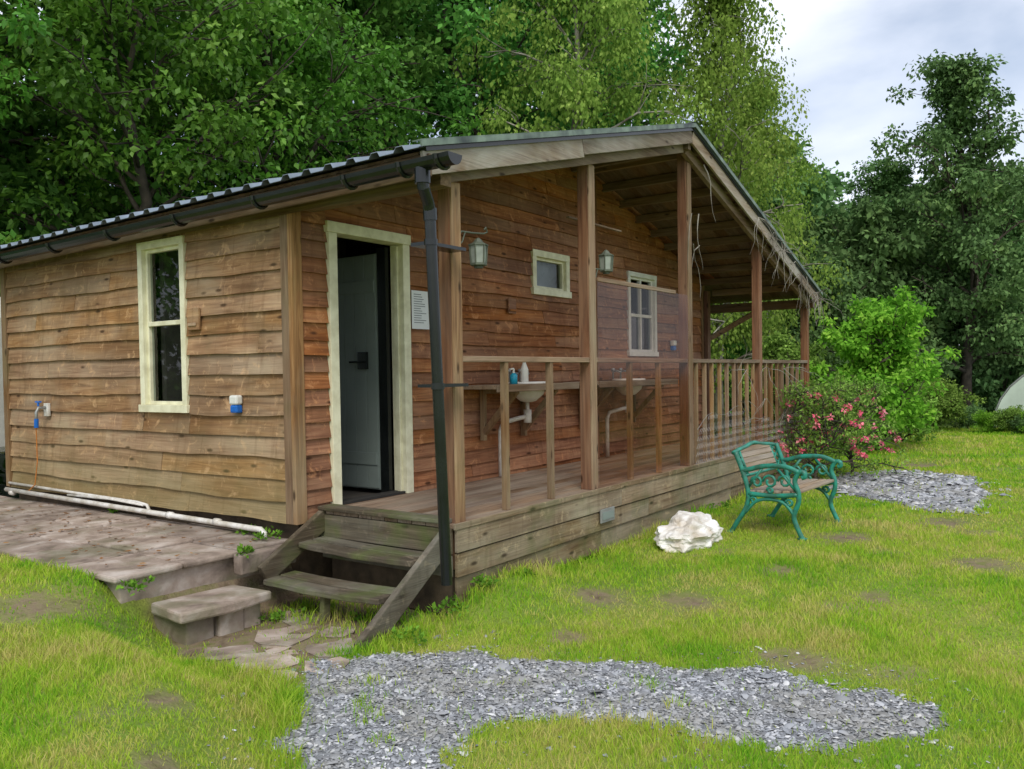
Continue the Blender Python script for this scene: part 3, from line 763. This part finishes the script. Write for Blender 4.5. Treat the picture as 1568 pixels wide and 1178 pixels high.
mb=MB(); mb.tube([(6.32,4.30,.852),(6.32,4.30,.98),(6.32,4.30,1.04),(6.32,4.30,1.06)],[.036,.036,.015,.015],12); mb.box(6.25,6.35,4.285,4.315,1.06,1.09); mb.build('body',M_white,bt)

def vine(name,starts,n,rad,spread,droop):
    mb=MB()
    for i in range(n):
        p=Vector(random.choice(starts))+Vector((random.uniform(-.1,.1),random.uniform(-.05,.02),0)); pts=[p.copy()]
        d=Vector((random.uniform(-1,1),random.uniform(-.4,.2),random.uniform(-.6,.5)))
        for k in range(6):
            d+=Vector((random.uniform(-.6,.6),random.uniform(-.3,.3),random.uniform(-.6,.3)-droop)); d.normalize(); p=p+d*spread; pts.append(p.copy())
        mb.tube(pts,[rad*(1-.13*k) for k in range(7)],4)
    return mb.build(name,M_birch)
vine('climbing_vine',[(x,3.21,zr(x)-.12) for x in (9.4,9.9,10.3,10.7,11.1,11.4,11.7,11.9)],60,.005,.085,.12)
vine('climbing_vine',[(7.98,3.32,z) for z in (2.2,2.5,2.8,3.0)],5,.006,.10,.6)
vine('climbing_vine',[(x,3.3,z) for x in (9.2,10.0,10.6,11.2,11.7) for z in (.3,.6,.95)],30,.004,.09,.0)

def rock(name,loc,sz,mat,seed):
    import bmesh
    from mathutils import noise
    bm=bmesh.new(); bmesh.ops.create_icosphere(bm,subdivisions=5,radius=1)
    for v in bm.verts:
        p=v.co.copy(); d=1+.28*noise.noise(p*1.3+Vector((seed,0,0)))+.16*noise.noise(p*3.1+Vector((seed,3,0)))+.07*noise.noise(p*8)
        cell=noise.voronoi(p*1.9+Vector((seed,1,2)))[0][0]; d*=.82+.36*cell
        v.co=Vector((p.x*sz[0],p.y*sz[1],max(p.z,-.55)*sz[2]))*d
    me=bpy.data.meshes.new(name); bm.to_mesh(me); bm.free(); o=link(name,me,None,mat); o.location=loc; return o
rock('white_rock',(6.62,2.84,-.425),(.41,.22,.155),M_stone,3.3)

# bench --------------------------------------------------------------
bench=empty('garden_bench',(7.16,2.10,float(H(7.4,2.3))+.005)); bench.rotation_euler=(0,0,math.radians(-3)); bench.scale=(.97,.98,.95)
L=1.0
iron=MB()
def crv(pts,n=6):
    out=[];P=[Vector(p) for p in pts]; P=[P[0]*2-P[1]]+P+[P[-1]*2-P[-2]]
    for i in range(1,len(P)-2):
        for k in range(n):
            t=k/n; a,b,c,d=P[i-1],P[i],P[i+1],P[i+2]
            out.append(.5*((2*b)+(c-a)*t+(2*a-5*b+4*c-d)*t*t+(3*b-a-3*c+d)*t**3))
    out.append(P[-2]); return out
for ex in (0,L):
    q=lambda y,z:(ex,y,z)
    iron.tube(crv([q(-.04,.0),q(.0,.08),q(.04,.2),q(.0,.33),q(.0,.42),q(.03,.52),q(-.01,.60),q(-.05,.60),q(-.055,.565),q(-.03,.555)]),.022,7)
    iron.tube(crv([q(-.01,.60),q(.12,.645),q(.3,.64),q(.45,.60),q(.52,.60)]),.023,7)
    iron.tube(crv([q(.62,.0),q(.56,.1),q(.47,.25),q(.45,.40),q(.5,.58),q(.57,.76)]),.022,7)
    iron.tube(crv([q(0,.40),q(.22,.375),q(.45,.38)]),.022,7)
    iron.tube(crv([q(.03,.2),q(.12,.31),q(.25,.34),q(.38,.31),q(.48,.2)]),.016,6)
    for (cy,cz,r) in ((.12,.51,.06),(.25,.50,.065),(.37,.49,.055),(.08,.32,.035),(.40,.32,.035),(.25,.42,.03)):
        iron.tube([q(cy+r*math.cos(a*.7)*(1-.06*a),cz+r*math.sin(a*.7)*(1-.06*a)) for a in range(11)],.013,5)
    iron.beam(q(.02,.43),q(.18,.62),.02,.02,up=(1,0,0)); iron.beam(q(.32,.62),q(.45,.43),.02,.02,up=(1,0,0))
    iron.box(ex-.022,ex+.022,-.07,.0,0,.02); iron.box(ex-.022,ex+.022,.59,.66,0,.02)
def bk(x,s): return (x,.465+.13*s,.44+.33*s)
iron.tube(crv([bk(0,.93),bk(.12,.98),bk(.3,1.03),bk(L/2,1.10),bk(L-.3,1.03),bk(L-.12,.98),bk(L,.93)]),.02,7)
iron.tube([bk(0,.28),bk(L,.28)],.015,6)
for x in (.13,L-.13): iron.tube([bk(x,.28),bk(x,.98)],.014,6)
for xc in (.065,L-.065):
    for s0 in (.32,.55,.76): iron.tube([bk(xc-.055,s0),bk(xc+.055,s0+.2)],.008,5); iron.tube([bk(xc+.055,s0),bk(xc-.055,s0+.2)],.008,5)
iron.build('iron_frame',M_green,bench,smooth=True)
w=MB()
for j in range(6): y=.0+j*.078; w.box(-.0,L,y,y+.062,.405-.004*j,.430-.004*j)
w.build('seat_slats',M_benchw,bench,bevel=.005)
w=MB()
for s in (.34,.50,.66,.82,.96): a=Vector(bk(.14,s));b=Vector(bk(L-.14,s)); w.beam(a,b,.016,.048,up=(0,.36,.93))
w.build('back_slats',M_benchw,bench,bevel=.004)

# ------------------------------------------------------------------ trees
def leaves(C,rad,n,size,droop=0,rs=None,flat=.7,up0=1.0):
    k=len(C); rs=rs or RN
    d=rs.normal(0,1,(k,n,3)); d/=np.linalg.norm(d,axis=2,keepdims=True)+1e-9
    rr=rs.rand(k,n,1)**.45
    off=d*rr*rad[:,None,None]; off[:,:,2]*=flat
    if droop: off[:,:,2]-=droop*rs.rand(k,n)*rad[:,None]*1.6
    P=(C[:,None,:]+off).reshape(-1,3); N=len(P)
    s=size*rs.uniform(.6,1.25,N)
    out=off.reshape(-1,3)/ (rad.repeat(n)[:,None]+1e-6)
    ax_=out*.8+rs.normal(0,.55,(N,3)); ax_[:,2]-=.25+droop; ax_/=np.linalg.norm(ax_,axis=1,keepdims=True)
    up=rs.normal(0,.5,(N,3)); up[:,2]+=up0; sd=np.cross(ax_,up); sd/=np.linalg.norm(sd,axis=1,keepdims=True)+1e-9
    nm=np.cross(sd,ax_)
    s_=s[:,None]
    v0=P; v1=P+ax_*s_*.42+sd*s_*.32+nm*s_*.06; v3=P+ax_*s_-nm*s_*.05
    v5=P+ax_*s_*.42-sd*s_*.32+nm*s_*.06
    V=np.stack([v0,v1,v3,v5],1).reshape(-1,3)
    i=np.arange(N)*4; F=np.concatenate([np.stack([i,i+1,i+2],1),np.stack([i,i+2,i+3],1)])
    cl=np.repeat(rs.rand(k),n)*.5+rs.rand(N)*.5
    return V,F,np.concatenate([cl,cl])
def tree_parts(key,seed,Ht,base,R,nl,npc,leaf,droop=0,r0=.16,upang=.5,csize=.5):
    rs=np.random.RandomState(seed); mb=MB()
    tp=[np.array([0,0,-.3])]; 
    for i in range(1,10):
        tp.append(np.array([rs.normal(0,.10)*i*.35,rs.normal(0,.10)*i*.35,Ht*.95*i/9]))
    tp=np.array(tp); tt=np.linspace(0,1,10)
    mb.tube([tuple(p) for p in tp],[r0*(1-t)**.8+.012 for t in tt],8)
    C=[];Rd=[]
    for i in range(nl):
        f=(i+.5)/nl; t=base/Ht+(1-base/Ht)*f*.97
        p0=np.array([np.interp(t,tt,tp[:,j]) for j in range(3)])
        prof=(math.sin(math.pi*min(1,.22+.74*f)))**.7
        Ln=R*prof*rs.uniform(.65,1.15)+.3*min(1,R)
        az=i*2.4+rs.normal(0,.4); el=upang+.7*f+rs.normal(0,.15)
        d=np.array([math.cos(az)*math.cos(el),math.sin(az)*math.cos(el),math.sin(el)])
        pts=[p0]; 
        for k in range(1,6):
            dd=d+np.array([0,0,-.10*k*(1+droop)])+rs.normal(0,.12,3); dd/=np.linalg.norm(dd)
            pts.append(pts[-1]+dd*Ln/5)
        rb=r0*(1-t)*.45+.012*min(1,R)
        mb.tube([tuple(p) for p in pts],[rb*(1-.17*k)+.003 for k in range(6)],5)
        for k in range(2,6):
            for m in range(2):
                q=pts[k]+rs.normal(0,.16*Ln*.8+.08*min(1,R),3)*np.array([1,1,.7])
                C.append(q); Rd.append(csize*rs.uniform(.55,1.25)*(1 if k<5 else .8))
                mb.tube([tuple(pts[k-1]),tuple((pts[k-1]+q)/2+rs.normal(0,.04,3)),tuple(q)],[rb*.35+.004,rb*.2+.003,.003],4)
    C=np.array(C);Rd=np.array(Rd)
    V,F,A=leaves(C,Rd,npc,leaf,droop,rs)
    cm=mesh_np(key+'_crown',V,F,A)
    tm=bpy.data.meshes.new(key+'_trunk'); tm.from_pydata(mb.v,[],mb.f); tm.update(); tm.polygons.foreach_set('use_smooth',[True]*len(tm.polygons))
    return tm,cm
def put(parent_name,parts,barkm,leafm,loc,sc=1,rot=0,parent=None,zs=1):
    tm,cm=parts
    e=parent
    if parent is None:
        e=empty(parent_name,(loc[0],loc[1],float(H(loc[0],loc[1])))); e.rotation_euler=(0,0,rot); e.scale=(sc,sc,sc*zs)
    for nm,m,mt in (('trunk',tm,barkm),('crown',cm,leafm)):
        if not m.materials: m.materials.append(mt)
        o=bpy.data.objects.new(nm,m); COL.objects.link(o); o.parent=e
        if m.materials[0]!=mt: o.material_slots[0].link='OBJECT'; o.material_slots[0].material=mt
        if parent is not None:
            o.location=(loc[0],loc[1],float(H(loc[0],loc[1]))); o.rotation_euler=(0,0,rot); o.scale=(sc,sc,sc*zs)
    return e
T_haz=tree_parts('hazel',11,8.5,.9,3.0,30,100,.125,.1,.14,.45,.55)
T_wood1=tree_parts('woodland_a',12,12,1.5,3.2,34,75,.17,.1,.2,.4,.62)
T_wood2=tree_parts('woodland_b',13,13,2.0,3.0,34,75,.17,.15,.2,.5,.6)
T_birch=tree_parts('birch',14,11,1.2,2.3,42,100,.10,.8,.11,.7,.5)
T_ash=tree_parts('ash',15,9.6,1.0,2.3,40,90,.13,.2,.13,.75,.42)
wd=empty('woodland')
def W(parts,mat,lst,bark=M_bark):
    for (x,y,s) in lst: put(None,parts,bark,mat,(x,y),s,random.uniform(0,6.28),wd,random.uniform(.92,1.12))
for (x,y,s) in ((3.4,11.4,.85),(6.6,11.0,.9),(9.4,11.3,.95)):
    put('hazel_tree',T_haz,M_bark,M_leafA,(x,y),s,random.uniform(0,6.28))
W(T_wood1,M_leafB,[(5.2,14.5,1),(8.6,14.0,1.05),(12.2,13.0,1.0),(15.5,12.2,1.05),(19.5,13,1.1),(16,17.5,1.25),(24,16,1.3),(3.5,18,1.2)])
W(T_wood2,M_leafB,[(7,18,1.2),(13.8,15.5,1.1),(18,10.6,.95),(21.5,11.5,1.05),(11,19,1.3),(20,19,1.3)])
put('birch_tree',T_birch,M_birch,M_leafC,(14.2,8.3),1.0,1.0)
put('birch_tree',T_birch,M_birch,M_leafC,(17.0,6.6),.92,2.6)
put('birch_tree',T_birch,M_birch,M_leafC,(20.5,7.3),.82,4.2)
put('ash_tree',T_ash,M_bark,M_leafD,(25.5,3.0),1.02,.3)
put('ash_tree',T_ash,M_bark,M_leafD,(26.6,5.2),.78,2.0)
put('ash_tree',T_ash,M_bark,M_leafD,(29.0,0.3),1.0,4.0)
T_low=tree_parts('thicket',16,5.0,.2,2.2,28,75,.18,.1,.08,.3,.6)
W(T_low,M_leafD,[(22,5.9,.8),(23.5,7.6,1.0),(25.5,5.6,1.0),(28,3.0,1.1),(29,6,1.2),(31,4,1.3),(31,.3,1.2),(26,9,1.5),(30,9,1.5),(34,2,1.4),(20.5,9.5,1.0)])
W(T_low,M_leafB,[(1.0,12.2,.8),(13.2,10.2,.8),(16.2,9.2,.75),(18.4,8.3,.8),(12,12,.9),(22,10,1.1),(7.8,12.3,.8),(10.5,12.6,.9)])
T_sh=tree_parts('shrub',17,2.2,.05,1.0,30,60,.10,.05,.03,.75,.22)
put('garden_shrub',T_sh,M_bark,M_leafS,(15.5,3.2),.98,.5)
put('garden_shrub',T_sh,M_bark,M_leafR,(15.8,4.7),.75,2.5)
put('garden_shrub',T_sh,M_bark,M_leafR,(17.6,3.2),.6,1.5)
T_rose=tree_parts('rose',18,1.1,.05,.6,22,24,.045,.1,.012,.6,.15)
rr=np.random.RandomState(5)
cs=[]
for _ in range(60):
    a=rr.uniform(0,6.28); z=rr.uniform(.35,1.2); r_=.62*math.sin(math.pi*min(1,.2+.7*z/1.3))*rr.uniform(.75,1.1); cs.append((r_*math.cos(a),r_*math.sin(a),z))
V_,F_,A_=leaves(np.array(cs),np.full(60,.034),14,.048); bloom=mesh_np('blooms',V_,F_,A_)
for (x,y,s,r_) in ((10.9,2.92,.95,.3),(11.9,2.8,.95,2.3)):
    e=put('rose_bush',T_rose,M_bark,M_leafR,(x,y),s,r_); link('blooms',bloom,e,M_petal)
hed=empty('hedge')
T_h=tree_parts('hedge_piece',19,1.0,.02,.7,20,60,.085,.0,.02,.5,.26)
for k in range(26):
    y=6.0-k*.42+random.uniform(-.2,.2)
    s=random.uniform(.5,.9) if y>2.6 else random.uniform(.28,.42)
    put(None,T_h,M_bark,(M_leafS,M_leafR,M_leafD)[k%3],(21.0+random.uniform(-.8,.8),y),s,random.uniform(0,6),hed)

# weeds ----------------------------------------------------------------
spots=[(3.82,4.78,-.19,.07),(3.86,5.1,-.19,.04),(3.47,4.60,-.22,.05),(3.95,3.25,-.5,.07),(4.3,3.24,-.42,.05),(3.6,3.22,-.57,.06),(3.48,4.3,-.6,.05),(3.78,3.8,-.62,.06),(3.75,4.2,-.62,.06),(3.86,6.9,-.19,.03),(2.66,4.62,-.28,.06),(4.7,3.24,-.46,.05),(8.3,3.25,-.48,.07),(9.6,3.2,-.48,.09)]
C=[];R_=[]
for a,b,c,d in spots:
    for _ in range(5): C.append((a+random.gauss(0,d*.8),b+random.gauss(0,d*.8),c+.015)); R_.append(d*random.uniform(.4,.8))
V_,F_,A_=leaves(np.array(C),np.array(R_),16,.035,-.5,flat=.5); link('weeds',mesh_np('weeds',V_,F_,A_),None,M_weed)

# polytunnel ---------------------------------------------
pt=empty('polytunnel')
def arch(x,y0,y1,h,n=14): return [(x,(y0+y1)/2-(y1-y0)/2*math.cos(math.pi*k/n),-.5+h*math.sin(math.pi*k/n)) for k in range(n+1)]
M_poly=simple('polythene',(.62,.72,.62),.35,var=.2,scale=2)
mb=MB(); xs=[22.6+i*.6 for i in range(6)]; vs=[];n=15
for x in xs: vs+=arch(x,-1.0,2.1,1.5)
mb.add(vs,[(i*n+k,i*n+k+1,(i+1)*n+k+1,(i+1)*n+k) for i in range(5) for k in range(n-1)]+[tuple(range(n)),tuple(5*n+k for k in range(n))]); mb.build('cover',M_poly,pt,smooth=False)
mb=MB()
for x in xs: mb.tube([(a,b,c+.015) for a,b,c in arch(x,-1.02,2.12,1.52)],.018,6)
mb.build('hoops',M_grey,pt)

# caravan behind left -------------------------------------------------
cv=empty('caravan')
mb=MB(); prof=[(-1,0),(-1.02,.8),(-.95,1.5),(-.8,1.75),(.8,1.75),(.95,1.5),(1.02,.8),(1,0)]
vs=[(2.6,10.6+a,.15+b) for a,b in prof]+[(5.4,10.6+a,.15+b) for a,b in prof]
vs=[(x-.2,y+.3,z) for x,y,z in vs]
mb.add(vs,[tuple(range(8)),tuple(range(15,7,-1))]+[(i,i+8,(i+1)%8+8,(i+1)%8) for i in range(8)]); mb.build('body',M_white,cv,bevel=.08)
mb=MB(); mb.box(3.2,4.0,9.855,9.88,.95,1.45); mb.box(2.375,2.395,10.3,11.4,1.0,1.5); mb.build('windows',M_black,cv)
mb=MB()
for y in (9.95,11.75): mb.tube([(4.0,y,.0),(4.0,y+.15,.0)],.3,16)
mb.build('wheels',M_black,cv)

n=260; C=np.stack([RN.uniform(2.7,3.85,n),RN.uniform(4.75,8.8,n),np.full(n,-.178)],1)
V_,F_,A_=leaves(C,np.full(n,.005),1,.045,0,flat=.1)
V_[:,2]=-.18+ (V_[:,2]+.18)*.25; V_[:,2]=np.maximum(V_[:,2],-.183)
link('fallen_leaves',mesh_np('fallen_leaves',V_,F_,A_),None,M_dead)

# ------------------------------------------------------------------ light, sky, camera
w=bpy.data.worlds.new('World'); S.world=w; w.use_nodes=True; nt=w.node_tree; nt.nodes.clear()
out=nt.nodes.new('ShaderNodeOutputWorld'); bg=nt.nodes.new('ShaderNodeBackground'); sk=nt.nodes.new('ShaderNodeTexSky')
sk.sky_type='NISHITA'; sk.sun_disc=False
sd=Vector((-.75,-.55,1.05)).normalized()
sk.sun_elevation=math.asin(sd.z); sk.sun_rotation=math.atan2(sd.x,sd.y); sk.dust_density=2.0
tc=nt.nodes.new('ShaderNodeTexCoord'); mp=nt.nodes.new('ShaderNodeMapping'); mp.inputs['Scale'].default_value=(1,1,2.6)
nz=nt.nodes.new('ShaderNodeTexNoise'); nz.inputs['Scale'].default_value=2.3; nz.inputs['Detail'].default_value=6; nz.inputs['Distortion'].default_value=.3
mr=nt.nodes.new('ShaderNodeMapRange'); mr.inputs[1].default_value=.35; mr.inputs[2].default_value=.6; mr.inputs[3].default_value=.3; mr.inputs[4].default_value=1
mx=nt.nodes.new('ShaderNodeMix'); mx.data_type='RGBA'; mx.inputs[7].default_value=(7.0,7.4,8.3,1)
L_=nt.links.new
L_(tc.outputs['Generated'],mp.inputs[0]);L_(mp.outputs[0],nz.inputs['Vector']);L_(nz.outputs['Fac'],mr.inputs[0]);L_(mr.outputs[0],mx.inputs[0]);L_(sk.outputs[0],mx.inputs[6]);L_(mx.outputs[2],bg.inputs[0]);L_(bg.outputs[0],out.inputs[0])
bg.inputs[1].default_value=.15
sun=bpy.data.lights.new('sun','SUN'); sun.energy=1.9; sun.angle=math.radians(25); sun.color=(1,.95,.85)
so=bpy.data.objects.new('sun',sun); COL.objects.link(so); so.rotation_euler=sd.to_track_quat('Z','Y').to_euler()
cd=bpy.data.cameras.new('camera'); cam=bpy.data.objects.new('camera',cd); COL.objects.link(cam); S.camera=cam
yaw=math.radians(35.1);p=math.radians(1.5);ra=math.radians(.9)
F3=Vector((math.cos(yaw)*math.cos(p),math.sin(yaw)*math.cos(p),-math.sin(p))); R=Vector((math.sin(yaw),-math.cos(yaw),0)); U=R.cross(F3)
R2=R*math.cos(ra)-U*math.sin(ra);U2=U*math.cos(ra)+R*math.sin(ra)
cam.matrix_world=Matrix(((R2.x,U2.x,-F3.x,0),(R2.y,U2.y,-F3.y,0),(R2.z,U2.z,-F3.z,.946),(0,0,0,1)))
cd.sensor_width=36; cd.lens=29.6; cd.shift_y=.0108; cd.clip_end=2000; cd.clip_start=.05
S.view_settings.view_transform='Standard'; S.view_settings.look='None'; S.view_settings.exposure=0
